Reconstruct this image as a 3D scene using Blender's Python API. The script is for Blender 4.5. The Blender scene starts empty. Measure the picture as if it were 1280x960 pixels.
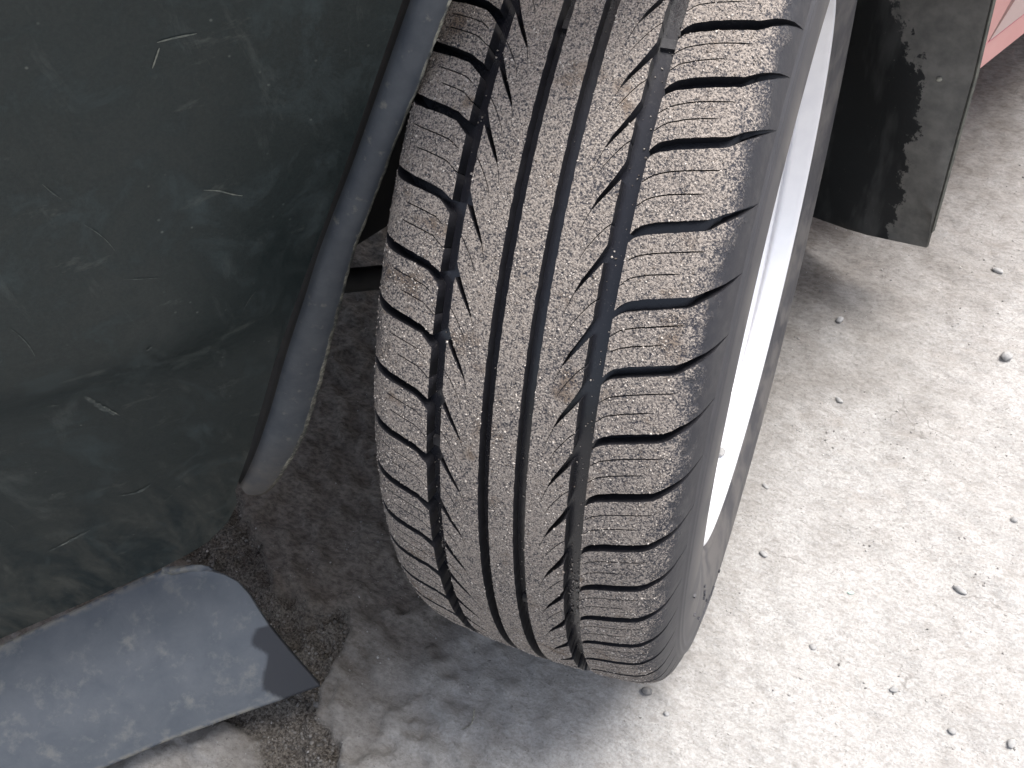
import bpy, bmesh, math, random
import numpy as np
from mathutils import Vector, Matrix
from mathutils.geometry import delaunay_2d_cdt

random.seed(7)
rng = np.random.default_rng(11)
C = bpy.context.scene.collection
SC = bpy.context.scene
R_ = math.radians

# ------------------------------------------------------------------ camera
cam_d = bpy.data.cameras.new('camera')
cam = bpy.data.objects.new('camera', cam_d)
C.objects.link(cam)
fwd = Vector((-0.3007, 0.5671, -0.7668)).normalized()
right = Vector((0.9259, 0.3663, -0.0921))
right = (right - fwd * right.dot(fwd)).normalized()
up = right.cross(fwd)
cam.matrix_world = Matrix((
    (right.x, up.x, -fwd.x, 0.1229),
    (right.y, up.y, -fwd.y, -0.4852),
    (right.z, up.z, -fwd.z, 0.7457),
    (0, 0, 0, 1)))
cam_d.sensor_fit = 'HORIZONTAL'
cam_d.sensor_width = 36.0
cam_d.lens = 36.0 * 1161.4 / 1280.0
cam_d.clip_start = 0.01
cam_d.clip_end = 400
SC.camera = cam

# ------------------------------------------------------------------ light
SUN_EL, SUN_AZ = 70.0, 45.0          # azimuth measured from +y towards +x
w = bpy.data.worlds.new('World')
SC.world = w
w.use_nodes = True
nt = w.node_tree
bg = nt.nodes['Background']
sky = nt.nodes.new('ShaderNodeTexSky')
sky.sky_type = 'NISHITA'
sky.sun_disc = False
sky.sun_elevation = R_(SUN_EL)
sky.sun_rotation = R_(SUN_AZ)
sky.air_density = 1.0
sky.dust_density = 4.0
sky.ozone_density = 1.0
hsv = nt.nodes.new('ShaderNodeHueSaturation')     # hazy, milky sky
hsv.inputs['Saturation'].default_value = 0.6
nt.links.new(sky.outputs[0], hsv.inputs['Color'])
nt.links.new(hsv.outputs[0], bg.inputs[0])
bg.inputs[1].default_value = 0.085
sun_d = bpy.data.lights.new('sun', 'SUN')
sun_d.energy = 1.5
sun_d.angle = R_(34)
sun_d.color = (1.0, 0.972, 0.94)
sun = bpy.data.objects.new('sun', sun_d)
C.objects.link(sun)
sdir = Vector((math.sin(R_(SUN_AZ)) * math.cos(R_(SUN_EL)),
               math.cos(R_(SUN_AZ)) * math.cos(R_(SUN_EL)), math.sin(R_(SUN_EL))))
sun.rotation_euler = sdir.to_track_quat('Z', 'Y').to_euler()
sun.location = sdir * 5
SC.view_settings.view_transform = 'Standard'
SC.view_settings.look = 'None'
SC.view_settings.gamma = 1.0
SC.view_settings.use_curve_mapping = False
SC.view_settings.exposure = 1.74


# ------------------------------------------------------------------ material helpers
class NT:
    def __init__(self, name):
        self.m = bpy.data.materials.new(name)
        self.m.use_nodes = True
        self.t = self.m.node_tree
        self.b = self.t.nodes['Principled BSDF']
        self.tc = self.t.nodes.new('ShaderNodeTexCoord')

    def n(self, typ, **kw):
        nd = self.t.nodes.new(typ)
        for k, v in kw.items():
            setattr(nd, k, v)
        return nd

    def l(self, a, b):
        self.t.links.new(a, b)

    def map(self, scale=(1, 1, 1), rot=(0, 0, 0)):
        mp = self.n('ShaderNodeMapping')
        mp.inputs['Scale'].default_value = scale
        mp.inputs['Rotation'].default_value = rot
        self.l(self.tc.outputs['Object'], mp.inputs['Vector'])
        return mp.outputs[0]

    def noise(self, scale, detail=4, rough=0.55, vec=None, dist=0.0):
        nd = self.n('ShaderNodeTexNoise')
        nd.inputs['Scale'].default_value = scale
        nd.inputs['Detail'].default_value = detail
        nd.inputs['Roughness'].default_value = rough
        nd.inputs['Distortion'].default_value = dist
        self.l(vec if vec is not None else self.tc.outputs['Object'], nd.inputs['Vector'])
        return nd.outputs['Fac']

    def voro(self, scale, vec=None, feature='F1'):
        nd = self.n('ShaderNodeTexVoronoi')
        nd.feature = feature
        nd.inputs['Scale'].default_value = scale
        self.l(vec if vec is not None else self.tc.outputs['Object'], nd.inputs['Vector'])
        return nd.outputs

    def ramp(self, x, lo, hi, a=0.0, b=1.0):
        nd = self.n('ShaderNodeMapRange')
        nd.inputs['From Min'].default_value = lo
        nd.inputs['From Max'].default_value = hi
        nd.inputs['To Min'].default_value = a
        nd.inputs['To Max'].default_value = b
        self.l(x, nd.inputs['Value'])
        return nd.outputs[0]

    def math(self, op, a, b=None, clamp=False):
        nd = self.n('ShaderNodeMath', operation=op, use_clamp=clamp)
        for i, v in enumerate((a, b)):
            if v is None:
                continue
            if isinstance(v, (int, float)):
                nd.inputs[i].default_value = v
            else:
                self.l(v, nd.inputs[i])
        return nd.outputs[0]

    def mix(self, fac, a, b):
        nd = self.n('ShaderNodeMix', data_type='RGBA')
        for i, v in ((0, fac), (6, a), (7, b)):
            if isinstance(v, (int, float)):
                nd.inputs[i].default_value = v
            elif isinstance(v, tuple):
                nd.inputs[i].default_value = (*v, 1)
            else:
                self.l(v, nd.inputs[i])
        return nd.outputs[2]

    def attr(self, name):
        nd = self.n('ShaderNodeAttribute')
        nd.attribute_name = name
        return nd.outputs['Fac']

    def bump(self, h, strength, dist=0.001, prev=None):
        nd = self.n('ShaderNodeBump')
        nd.inputs['Strength'].default_value = strength
        nd.inputs['Distance'].default_value = dist
        self.l(h, nd.inputs['Height'])
        if prev is not None:
            self.l(prev, nd.inputs['Normal'])
        return nd.outputs[0]

    def set(self, color=None, rough=None, metal=None, normal=None, spec=None):
        for key, v in (('Base Color', color), ('Roughness', rough), ('Metallic', metal),
                       ('Normal', normal), ('Specular IOR Level', spec)):
            if v is None:
                continue
            if isinstance(v, tuple):
                self.b.inputs[key].default_value = (*v, 1)
            elif isinstance(v, (int, float)):
                self.b.inputs[key].default_value = v
            else:
                self.l(v, self.b.inputs[key])
        return self.m


def mat_ground():
    k = NT('concrete')
    v = k.map((1.0, 1.9, 1.9), (0, 0, R_(32)))
    big = k.noise(7, 5, 0.6)
    med = k.noise(45, 6, 0.65, v)
    fine = k.noise(420, 4, 0.7)
    mid = k.noise(130, 6, 0.7, v)
    c = k.mix(k.ramp(big, 0.35, 0.65), (0.36, 0.353, 0.340), (0.435, 0.427, 0.412))
    c = k.mix(k.ramp(med, 0.38, 0.66), c, (0.475, 0.465, 0.449))
    c = k.mix(k.ramp(mid, 0.52, 0.36, 0, 0.6), c, (0.27, 0.253, 0.235))
    c = k.mix(k.ramp(k.noise(20, 5, 0.65, v), 0.45, 0.30, 0, 0.5), c, (0.30, 0.275, 0.25))
    c = k.mix(k.ramp(fine, 0.60, 0.40, 0.0, 0.45), c, (0.24, 0.225, 0.205))
    # brown staining under the car, its shade painted into the same tone
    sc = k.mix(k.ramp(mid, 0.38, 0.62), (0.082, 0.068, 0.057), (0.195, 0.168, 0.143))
    slab_shade = k.mix(k.ramp(mid, 0.35, 0.65), (0.125, 0.112, 0.098), (0.215, 0.197, 0.176))  # mid tone painted for the light falloff before the tyre
    c = k.mix(k.math('MULTIPLY', k.attr('slab_shade'), k.ramp(med, 0.3, 0.7, 0.82, 1.0)), c, slab_shade)
    c = k.mix(k.math('MULTIPLY', k.attr('stain_shade'), k.ramp(med, 0.3, 0.7, 0.72, 1.0)), c, sc)
    # open dirt where the slab is broken
    dirtc = k.mix(k.ramp(fine, 0.4, 0.62), (0.050, 0.043, 0.037), (0.19, 0.172, 0.15))
    c = k.mix(k.attr('dirt'), c, dirtc)
    # pits, specks and hairline cracks
    sp = k.math('MULTIPLY', k.ramp(k.noise(260, 3, 0.6, v), 0.63, 0.70), k.ramp(k.noise(38, 3), 0.46, 0.60))
    vo2 = k.voro(330)
    sp2 = k.math('MULTIPLY', k.ramp(vo2[0], 0.22, 0.12), k.ramp(k.noise(30, 3), 0.54, 0.62))
    sp = k.math('MAXIMUM', sp, k.math('MULTIPLY', sp2, 0.7))
    wv = k.n('ShaderNodeMixRGB'); wv.inputs[0].default_value = 0.10
    nz = k.n('ShaderNodeTexNoise'); nz.inputs['Scale'].default_value = 14; nz.inputs['Detail'].default_value = 6
    k.l(k.tc.outputs['Object'], nz.inputs['Vector'])
    k.l(k.tc.outputs['Object'], wv.inputs[1]); k.l(nz.outputs['Color'], wv.inputs[2])
    cr = k.ramp(k.voro(13, wv.outputs[0], 'DISTANCE_TO_EDGE')[0], 0.012, 0.003)
    cr = k.math('MULTIPLY', cr, k.ramp(k.noise(10, 3), 0.57, 0.62))
    sp = k.math('MAXIMUM', sp, k.math('MULTIPLY', cr, 0.55))
    c = k.mix(k.math('MULTIPLY', sp, 0.75), c, (0.10, 0.09, 0.08))
    # flaking skin: little ledges
    fl = k.noise(26, 7, 0.66, v, 0.3)
    led = k.math('SNAP', fl, 0.085)
    fl2 = k.noise(75, 6, 0.62, v, 0.4)
    led2 = k.math('SNAP', fl2, 0.11)
    b = k.bump(med, 0.30, 0.004)
    b = k.bump(led, 0.7, 0.009, b)
    b = k.bump(led2, 0.6, 0.0045, b)
    b = k.bump(mid, 0.6, 0.0022, b)
    b = k.bump(fine, 0.5, 0.0009, b)
    b = k.bump(sp, -0.6, 0.0006, b)
    return k.set(c, 0.92, 0, b, 0.2)


def mat_tread():
    k = NT('dusty_tread_rubber')
    s = k.attr('across')
    g1 = k.noise(520, 3, 0.72)
    g2 = k.noise(1150, 2, 0.7)
    patch = k.noise(34, 4, 0.6)
    brown = k.noise(55, 3, 0.55)
    f = k.math('ADD', k.math('MULTIPLY', g1, 0.48), k.math('MULTIPLY', g2, 0.52))
    f = k.math('ADD', f, k.math('MULTIPLY', k.math('SUBTRACT', patch, 0.5), 0.16))
    rub = (0.033, 0.034, 0.042)
    dust = k.mix(k.ramp(g2, 0.35, 0.65), (0.175, 0.149, 0.128), (0.375, 0.330, 0.290))
    dust = k.mix(k.ramp(brown, 0.60, 0.70, 0, 0.7), dust, (0.15, 0.108, 0.075))
    # the dust stops in a ragged line where the tread no longer meets the road
    rag = k.math('ADD', k.math('MULTIPLY', k.math('SUBTRACT', k.noise(110, 5, 0.65), 0.5), 26.0),
                 k.math('MULTIPLY', k.math('SUBTRACT', k.noise(30, 2), 0.5), 22.0))
    sr = k.math('ADD', s, rag)
    edge = k.math('MULTIPLY', k.ramp(sr, 75, 83, 1, 0), k.ramp(sr, -88, -78, 0, 1))
    thin = k.math('MULTIPLY', k.ramp(sr, 65, 87, 0, 1), 0.15)
    cover = k.ramp(k.math('SUBTRACT', f, thin), 0.39, 0.53)
    c = k.mix(cover, rub, dust)
    clean = k.mix(k.ramp(k.noise(140, 4), 0.5, 0.75, 0, 0.35), (0.025, 0.025, 0.030), (0.085, 0.082, 0.080))
    c = k.mix(edge, clean, c)
    h = k.math('MULTIPLY', f, edge)
    b = k.bump(h, 0.9, 0.0016)
    b = k.bump(k.noise(260, 3, 0.6), 0.25, 0.001, b)
    rg = k.ramp(edge, 0, 1, 0.55, 0.88)
    return k.set(c, rg, 0, b, 0.35)


def mat_rubber():
    k = NT('black_rubber')
    n1 = k.noise(120, 5, 0.6)
    gr = k.ramp(k.noise(800, 2, 0.7), 0.62, 0.70)
    c = k.mix(k.ramp(n1, 0.35, 0.75), (0.011, 0.011, 0.014), (0.024, 0.023, 0.027))
    c = k.mix(k.math('MULTIPLY', gr, 0.22), c, (0.25, 0.23, 0.21))
    b = k.bump(k.noise(500, 3), 0.15, 0.0006)
    return k.set(c, 0.48, 0, b, 0.5)


def mat_sidewall():
    k = NT('sidewall_rubber')
    s = k.attr('across')
    n1 = k.noise(40, 5, 0.6)
    c = k.mix(k.ramp(n1, 0.3, 0.7), (0.029, 0.029, 0.034), (0.044, 0.043, 0.048))
    # dried mud film low on the outer bead
    film = k.math('MULTIPLY', k.ramp(k.noise(22, 4, 0.6), 0.44, 0.56), k.ramp(s, 112, 124))
    c = k.mix(k.math('MULTIPLY', film, 0.55), c, (0.12, 0.11, 0.102))
    groove = k.ramp(k.math('ABSOLUTE', s), 70, 84, 1, 0)
    c = k.mix(groove, c, (0.014, 0.014, 0.018))
    gr = k.ramp(k.noise(900, 2, 0.7), 0.64, 0.70)
    c = k.mix(k.math('MULTIPLY', gr, k.ramp(groove, 0, 1, 0.05, 0.10)), c, (0.28, 0.26, 0.235))
    b = k.bump(k.noise(350, 3), 0.12, 0.0006)
    return k.set(c, k.ramp(groove, 0, 1, 0.55, 0.24), 0, b, 0.5)


def mat_simple(name, col, rough, metal=0.0, col2=None, sc=60, bump=0.1, spec=0.5, bs=300):
    k = NT(name)
    c = k.mix(k.ramp(k.noise(sc, 5, 0.6), 0.35, 0.65), col, col2) if col2 else col
    b = k.bump(k.noise(bs, 4), bump, 0.0006)
    return k.set(c, rough, metal, b, spec)


def mat_grain(name, a, bcol):
    k = NT(name)
    g = k.n('ShaderNodeNewGeometry')
    c = k.mix(g.outputs['Random Per Island'], a, bcol)
    return k.set(c, 0.85, 0, k.bump(k.noise(900, 2), 0.3, 0.0005), 0.3)


def mat_bumper():
    k = NT('scuffed_bumper_plastic')
    big = k.noise(9, 4, 0.6)
    med = k.noise(24, 8, 0.72, None, 0.8)
    st = k.noise(34, 7, 0.72, k.map((1, 1, 0.25), (R_(30), R_(10), 0)), 0.5)
    st2 = k.noise(60, 6, 0.7, k.map((0.35, 0.35, 1), (R_(-20), R_(14), 0)))
    fine = k.noise(600, 3, 0.7)
    c = k.mix(k.ramp(big, 0.3, 0.7), (0.0056, 0.0104, 0.0104), (0.0088, 0.0150, 0.0152))
    c = k.mix(k.ramp(fine, 0.35, 0.7, 0, 0.4), c, (0.022, 0.032, 0.031))
    c = k.mix(k.ramp(med, 0.52, 0.70, 0, 0.55), c, (0.044, 0.060, 0.061))
    c = k.mix(k.ramp(st, 0.57, 0.70, 0, 0.6), c, (0.056, 0.066, 0.062))
    c = k.mix(k.ramp(st2, 0.62, 0.72, 0, 0.55), c, (0.070, 0.078, 0.070))
    c = k.mix(k.math('MULTIPLY', k.ramp(k.voro(120)[0], 0.10, 0.05, 0, 0.5), k.ramp(k.noise(30, 3), 0.5, 0.6)), c, (0.13, 0.14, 0.125))
    z = k.n('ShaderNodeSeparateXYZ')
    k.l(k.tc.outputs['Object'], z.inputs[0])
    # road dirt thrown on the lower edge
    low = k.math('MULTIPLY', k.ramp(z.outputs[2], 0.30, 0.12), k.ramp(st, 0.42, 0.62, 0, 0.75))
    c = k.mix(low, c, (0.080, 0.078, 0.064))
    b = k.bump(k.noise(1400, 2), 0.12, 0.0004)
    b = k.bump(med, 0.10, 0.002, b)
    return k.set(c, k.ramp(med, 0.4, 0.7, 0.45, 0.72), 0, b, 0.4)


def mat_lip():
    k = NT('grey_lip_plastic')
    med = k.noise(60, 6, 0.65)
    c = k.mix(k.ramp(med, 0.35, 0.7), (0.046, 0.053, 0.064), (0.076, 0.083, 0.092))
    c = k.mix(k.ramp(k.noise(140, 4, 0.6), 0.62, 0.75, 0, 0.6), c, (0.21, 0.20, 0.165))
    # caked mud on the lower tip
    z = k.n('ShaderNodeSeparateXYZ')
    k.l(k.tc.outputs['Object'], z.inputs[0])
    low = k.ramp(z.outputs[2], 0.262, 0.190)
    c = k.mix(k.math('MULTIPLY', low, k.ramp(med, 0.3, 0.6, 0.3, 0.85)), c, (0.105, 0.088, 0.070))
    return k.set(c, 0.55, 0, k.bump(k.noise(260, 4), 0.25, 0.0008), 0.4)


def mat_dam():
    k = NT('grey_blue_dam_plastic')
    med = k.noise(40, 6, 0.65, None, 0.4)
    sc = k.noise(55, 6, 0.7, k.map((1, 1, 1), (0, 0, R_(20))))
    c = k.mix(k.ramp(med, 0.3, 0.7), (0.088, 0.100, 0.116), (0.122, 0.132, 0.146))
    c = k.mix(k.ramp(sc, 0.54, 0.70, 0, 0.7), c, (0.20, 0.20, 0.19))
    c = k.mix(k.attr('dark_patch'), c, (0.034, 0.036, 0.042))  # darker patch at the dam's lower corner
    c = k.mix(k.math('MULTIPLY', k.attr('rimdust'), k.ramp(k.noise(180, 4), 0.35, 0.55)), c, (0.25, 0.235, 0.20))
    return k.set(c, 0.6, 0, k.bump(k.noise(300, 4), 0.2, 0.0008), 0.35)


def mat_flap():
    k = NT('black_flap_rubber')
    x = k.attr('dusty')
    rag = k.math('ADD', x, k.math('MULTIPLY', k.math('SUBTRACT', k.noise(38, 7, 0.72), 0.5), 0.95))
    d = k.ramp(rag, 0.50, 0.535)
    n2 = k.noise(60, 4, 0.6)
    st = k.ramp(k.noise(24, 4, 0.6, k.map((1, 1, 0.25))), 0.50, 0.62, 0, 0.65)
    dark = k.mix(st, (0.018, 0.0195, 0.0198), (0.075, 0.076, 0.073))
    c = k.mix(d, dark, k.mix(k.ramp(n2, 0.35, 0.65), (0.120, 0.117, 0.107), (0.180, 0.172, 0.156)))
    sp = k.ramp(k.voro(230)[0], 0.10, 0.05)
    c = k.mix(k.math('MULTIPLY', sp, k.ramp(k.noise(40, 2), 0.5, 0.62, 0, 0.6)), c, (0.22, 0.19, 0.15))
    return k.set(c, k.ramp(d, 0, 1, 0.5, 0.85), 0, k.bump(k.noise(240, 4), 0.25, 0.0008), 0.35)


def mat_edge():
    k = NT('dusty_cut_edge')
    f = k.ramp(k.noise(85, 6, 0.7), 0.40, 0.58)
    g = k.ramp(k.noise(330, 4, 0.6), 0.35, 0.65)
    c = k.mix(f, (0.075, 0.078, 0.076), k.mix(g, (0.13, 0.125, 0.10), (0.40, 0.385, 0.32)))
    z = k.n('ShaderNodeSeparateXYZ')
    k.l(k.tc.outputs['Object'], z.inputs[0])
    c = k.mix(k.ramp(z.outputs[2], 0.225, 0.195), c, (0.085, 0.075, 0.062))     # mud on the tip
    return k.set(c, 0.9, 0, k.bump(k.noise(330, 4), 0.7, 0.0008), 0.2)


M = dict(
    lip_edge=mat_edge(),
    ground=mat_ground(), tread=mat_tread(), rubber=mat_rubber(), sidewall=mat_sidewall(),
    grain=mat_grain('sand_grains', (0.12, 0.098, 0.082), (0.56, 0.51, 0.46)),
    grit=mat_grain('grit', (0.15, 0.143, 0.135), (0.44, 0.42, 0.40)),
    crumb=mat_grain('dirt_crumbs', (0.035, 0.031, 0.028), (0.23, 0.215, 0.195)),
    stone=mat_simple('grey_stone', (0.24, 0.24, 0.238), 0.9, 0, (0.40, 0.39, 0.375), 180, 0.5),
    stone_dark=mat_simple('dark_stone', (0.10, 0.10, 0.10), 0.9, 0, (0.20, 0.19, 0.18), 180, 0.5),
    chip=mat_simple('green_glass', (0.34, 0.50, 0.42), 0.45, 0, (0.42, 0.54, 0.47), 90, 0.2),
    silver=mat_simple('silver_paint', (0.70, 0.70, 0.73), 0.38, 0.25, (0.76, 0.76, 0.78), 30, 0.04),
    steel=mat_simple('dull_steel', (0.22, 0.21, 0.20), 0.5, 0.8, (0.14, 0.12, 0.10), 40, 0.2),
    dark=mat_simple('underbody', (0.012, 0.012, 0.012), 0.8, 0, (0.022, 0.02, 0.018), 30, 0.3),
    red=mat_simple('faded_red_paint', (0.60, 0.265, 0.245), 0.35, 0, (0.63, 0.31, 0.285), 14, 0.03),
    pale=mat_simple('dusty_red_paint', (0.52, 0.37, 0.34), 0.5, 0, (0.56, 0.41, 0.38), 14, 0.03),
    seam=mat_simple('red_seam', (0.52, 0.13, 0.16), 0.4, 0, (0.56, 0.17, 0.2), 30, 0.03),
    bumper=mat_bumper(), lip=mat_lip(), dam=mat_dam(), flap=mat_flap(),
    edge=mat_simple('dusty_cut_edge', (0.12, 0.115, 0.092), 0.9, 0, (0.40, 0.385, 0.32), 330, 0.8),
    flapedge=mat_simple('flap_edge', (0.04, 0.042, 0.035), 0.8, 0, (0.08, 0.08, 0.065), 120, 0.3),
    mark=mat_simple('mould_mark', (0.032, 0.032, 0.037), 0.5, 0, (0.045, 0.045, 0.05), 60, 0.1),
    faint=mat_simple('faint_scuff', (0.030, 0.038, 0.036), 0.8, 0, (0.075, 0.083, 0.075), 300, 0.4),
    scuff=mat_simple('scuff', (0.07, 0.08, 0.072), 0.8, 0, (0.18, 0.185, 0.155), 260, 0.4),
)


# ------------------------------------------------------------------ object helpers
def mesh_obj(name, verts, faces, mats, parent=None, mat_idx=None, smooth=True, attrs=None):
    me = bpy.data.meshes.new(name)
    me.from_pydata([tuple(v) for v in verts], [], [tuple(int(i) for i in f) for f in faces])
    for m in (mats if isinstance(mats, (list, tuple)) else [mats]):
        me.materials.append(m)
    if mat_idx is not None:
        me.polygons.foreach_set('material_index', np.asarray(mat_idx, np.int32))
    if smooth is True:
        me.polygons.foreach_set('use_smooth', np.ones(len(me.polygons), bool))
    elif smooth is not False:
        me.polygons.foreach_set('use_smooth', np.asarray(smooth, bool))
    for an, av in (attrs or {}).items():
        a = me.attributes.new(an, 'FLOAT', 'POINT')
        a.data.foreach_set('value', np.asarray(av, np.float32))
    me.update()
    o = bpy.data.objects.new(name, me)
    C.objects.link(o)
    if parent is not None:
        o.parent = parent
    return o


def empty(name, loc=(0, 0, 0), parent=None):
    o = bpy.data.objects.new(name, None)
    C.objects.link(o)
    o.location = loc
    o.empty_display_size = 0.1
    if parent is not None:
        o.parent = parent
    return o


def tag(o, label=None, cat=None, group=None, kind=None):
    if label: o['label'] = label
    if cat: o['category'] = cat
    if group: o['group'] = group
    if kind: o['kind'] = kind
    return o


def grid_faces(nu, nv, close_u=False):
    f = []
    for i in range(nu if close_u else nu - 1):
        for j in range(nv - 1):
            a = i * nv + j
            b = ((i + 1) % nu) * nv + j
            f.append((a, b, b + 1, a + 1))
    return f


def inside(poly, pts):
    poly = np.asarray(poly, float)
    x, y = pts[:, 0], pts[:, 1]
    r = np.zeros(len(pts), bool)
    j = len(poly) - 1
    for i in range(len(poly)):
        xi, yi = poly[i]
        xj, yj = poly[j]
        if yi != yj:
            c = ((yi > y) != (yj > y)) & (x < (xj - xi) * (y - yi) / (yj - yi) + xi)
            r ^= c
        j = i
    return r


def cdt(outer, holes, gridpts):
    """triangles of outer minus holes; returns 2D verts, tris (ccw), boundary edges (directed, interior on the left)"""
    vs, es = [], []
    for lp in [outer] + list(holes):
        b = len(vs)
        vs += [Vector((float(p[0]), float(p[1]))) for p in lp]
        es += [(b + i, b + (i + 1) % len(lp)) for i in range(len(lp))]
    vs += [Vector((float(p[0]), float(p[1]))) for p in gridpts]
    ov, oe, of, *_ = delaunay_2d_cdt(vs, es, [], 0, 1e-5)
    P = np.array([(v.x, v.y) for v in ov])
    T = np.array([f[:3] for f in of], int)
    a, b, c = P[T[:, 0]], P[T[:, 1]], P[T[:, 2]]
    ar = (b[:, 0] - a[:, 0]) * (c[:, 1] - a[:, 1]) - (b[:, 1] - a[:, 1]) * (c[:, 0] - a[:, 0])
    T[ar < 0] = T[ar < 0][:, [0, 2, 1]]
    T = T[np.abs(ar) > 1e-7]
    cen = P[T].mean(1)
    keep = inside(outer, cen)
    for h in holes:
        keep &= ~inside(h, cen)
    T = T[keep]
    cnt = {}
    for t in T:
        for i in range(3):
            e = (t[i], t[(i + 1) % 3])
            cnt[e] = 1
    be = [e for e in cnt if (e[1], e[0]) not in cnt]
    used = np.unique(T)
    rm = -np.ones(len(P), int)
    rm[used] = np.arange(len(used))
    return P[used], rm[T], [(rm[e[0]], rm[e[1]]) for e in be]


def lattice(n, seed):
    return np.random.default_rng(seed).random((n, n))


def vnoise(x, y, cell, seed):
    """smooth value noise in 0..1"""
    L = lattice(256, seed)
    u, v = x / cell, y / cell
    i, j = np.floor(u).astype(int), np.floor(v).astype(int)
    fu, fv = u - i, v - j
    fu = fu * fu * (3 - 2 * fu)
    fv = fv * fv * (3 - 2 * fv)
    g = lambda a, b: L[a % 256, b % 256]
    return (g(i, j) * (1 - fu) + g(i + 1, j) * fu) * (1 - fv) + (g(i, j + 1) * (1 - fu) + g(i + 1, j + 1) * fu) * fv


def seg_dist(poly, x, y, closed=True):
    d = np.full(x.shape, 1e9)
    n = len(poly)
    for i in range(n if closed else n - 1):
        ax, ay = poly[i]
        bx, by = poly[(i + 1) % n]
        dx, dy = bx - ax, by - ay
        t = np.clip(((x - ax) * dx + (y - ay) * dy) / (dx * dx + dy * dy + 1e-12), 0, 1)
        d = np.minimum(d, np.hypot(x - ax - t * dx, y - ay - t * dy))
    return d


# ------------------------------------------------------------------ ground
PATCH = [(-0.42, -0.13), (-0.355, -0.165), (-0.318, -0.193), (-0.285, -0.225), (-0.253, -0.23), (-0.212, -0.222), (-0.204, -0.238),
         (-0.207, -0.269), (-0.193, -0.315), (-0.165, -0.334), (-0.142, -0.36), (-0.125, -0.40), (-0.168, -0.42),
         (-0.195, -0.375), (-0.213, -0.350), (-0.24, -0.335), (-0.30, -0.34), (-0.33, -0.30), (-0.36, -0.25), (-0.42, -0.20)]


def ground_height(x, y):
    h = (vnoise(x, y, 0.17, 1) - 0.5) * 0.009 + (vnoise(x, y, 0.06, 2) - 0.5) * 0.005
    ca, sa = math.cos(0.55), math.sin(0.55)
    u, v = x * ca - y * sa, x * sa + y * ca
    h += (vnoise(u, v * 2.0, 0.030, 3) - 0.5) * 0.0026
    h += (np.abs(vnoise(u, v * 1.8, 0.014, 4) - 0.5)) * 0.0016
    h += (vnoise(x, y, 0.008, 5) - 0.5) * 0.0006
    rough = np.clip((-0.02 - x) / 0.10, 0, 1)
    t_ = vnoise(u, v * 1.5, 0.020, 6) * 0.65 + vnoise(u, v, 0.009, 7) * 0.35
    h += rough * ((t_ - 0.5) * 0.013 + np.clip((t_ - 0.56) / 0.03, 0, 1) * 0.0026)
    h += (1 - rough) * np.clip((t_ - 0.58) / 0.03, 0, 1) * 0.0011
    return h


def patch_mask(x, y):
    jx = x + (vnoise(x, y, 0.022, 8) - 0.5) * 0.02 + (vnoise(x, y, 0.008, 12) - 0.5) * 0.008
    jy = y + (vnoise(x, y, 0.022, 9) - 0.5) * 0.02 + (vnoise(x, y, 0.008, 13) - 0.5) * 0.008
    ins = inside(PATCH, np.stack([jx, jy], -1).reshape(-1, 2)).reshape(x.shape)
    d = seg_dist(PATCH, jx, jy)
    return np.clip(0.5 + np.where(ins, d, -d) / 0.006, 0, 1)


def axis(lo, hi, step, far):
    a = list(np.arange(lo, hi, step))
    g, p = [], step
    x = hi
    while x < far:
        g.append(x)
        p *= 1.35
        x += p
    g2, p, x = [], step, lo
    while x > -far:
        p *= 1.35
        x -= p
        g2.append(x)
    return np.array(g2[::-1] + a + g)


ax_ = axis(-0.62, 0.55, 0.0034, 90)
ay_ = axis(-0.56, 0.75, 0.0034, 90)
GX, GY = np.meshgrid(ax_, ay_, indexing='ij')
near = np.clip(1.6 - np.hypot(GX - 0.0, GY - 0.1) / 1.2, 0, 1)
H = ground_height(GX, GY)
PM = patch_mask(GX, GY)
H = H - PM * (0.010 + (vnoise(GX, GY, 0.01, 21) - 0.5) * 0.008) + np.exp(-((PM - 0.35) / 0.2) ** 2) * 0.0012
flat = np.clip((np.hypot(GX / 0.11, (GY) / 0.13) - 0.9) / 0.5, 0, 1)
H = np.where(near > 0, H * near, 0) * flat - 0.004
# ragged staining by the car's underside, with under-car shade painted in
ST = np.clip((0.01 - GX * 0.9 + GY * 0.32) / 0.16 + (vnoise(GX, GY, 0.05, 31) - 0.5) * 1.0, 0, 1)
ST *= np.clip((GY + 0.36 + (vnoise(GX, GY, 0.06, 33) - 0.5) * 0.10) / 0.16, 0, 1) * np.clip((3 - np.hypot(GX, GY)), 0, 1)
gv = np.stack([GX, GY, H], -1).reshape(-1, 3)
nu, nv = GX.shape
I = np.arange(nu * nv).reshape(nu, nv)
gf = np.stack([I[:-1, :-1], I[1:, :-1], I[1:, 1:], I[:-1, 1:]], -1).reshape(-1, 4)
me = bpy.data.meshes.new('ground')
me.vertices.add(len(gv)); me.vertices.foreach_set('co', gv.ravel().astype(np.float32))
me.loops.add(gf.size); me.loops.foreach_set('vertex_index', gf.ravel().astype(np.int32))
me.polygons.add(len(gf)); me.polygons.foreach_set('loop_start', np.arange(0, gf.size, 4, dtype=np.int32))
me.polygons.foreach_set('loop_total', np.full(len(gf), 4, np.int32))
me.polygons.foreach_set('use_smooth', np.ones(len(gf), bool))
SHD = np.clip((0.17 - GX * 0.9 + GY * 0.42) / 0.26 + (vnoise(GX, GY, 0.045, 35) - 0.5) * 0.42 + (vnoise(GX, GY, 0.016, 36) - 0.5) * 0.3, 0, 1) * np.clip(3 - np.hypot(GX, GY), 0, 1)  # ragged gradient painting the slab darker where car and tyre block light
SHD *= 1 - 0.45 * np.clip((-0.23 - GX) / 0.03, 0, 1) * np.clip((-0.34 - GY) / 0.03, 0, 1)
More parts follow.
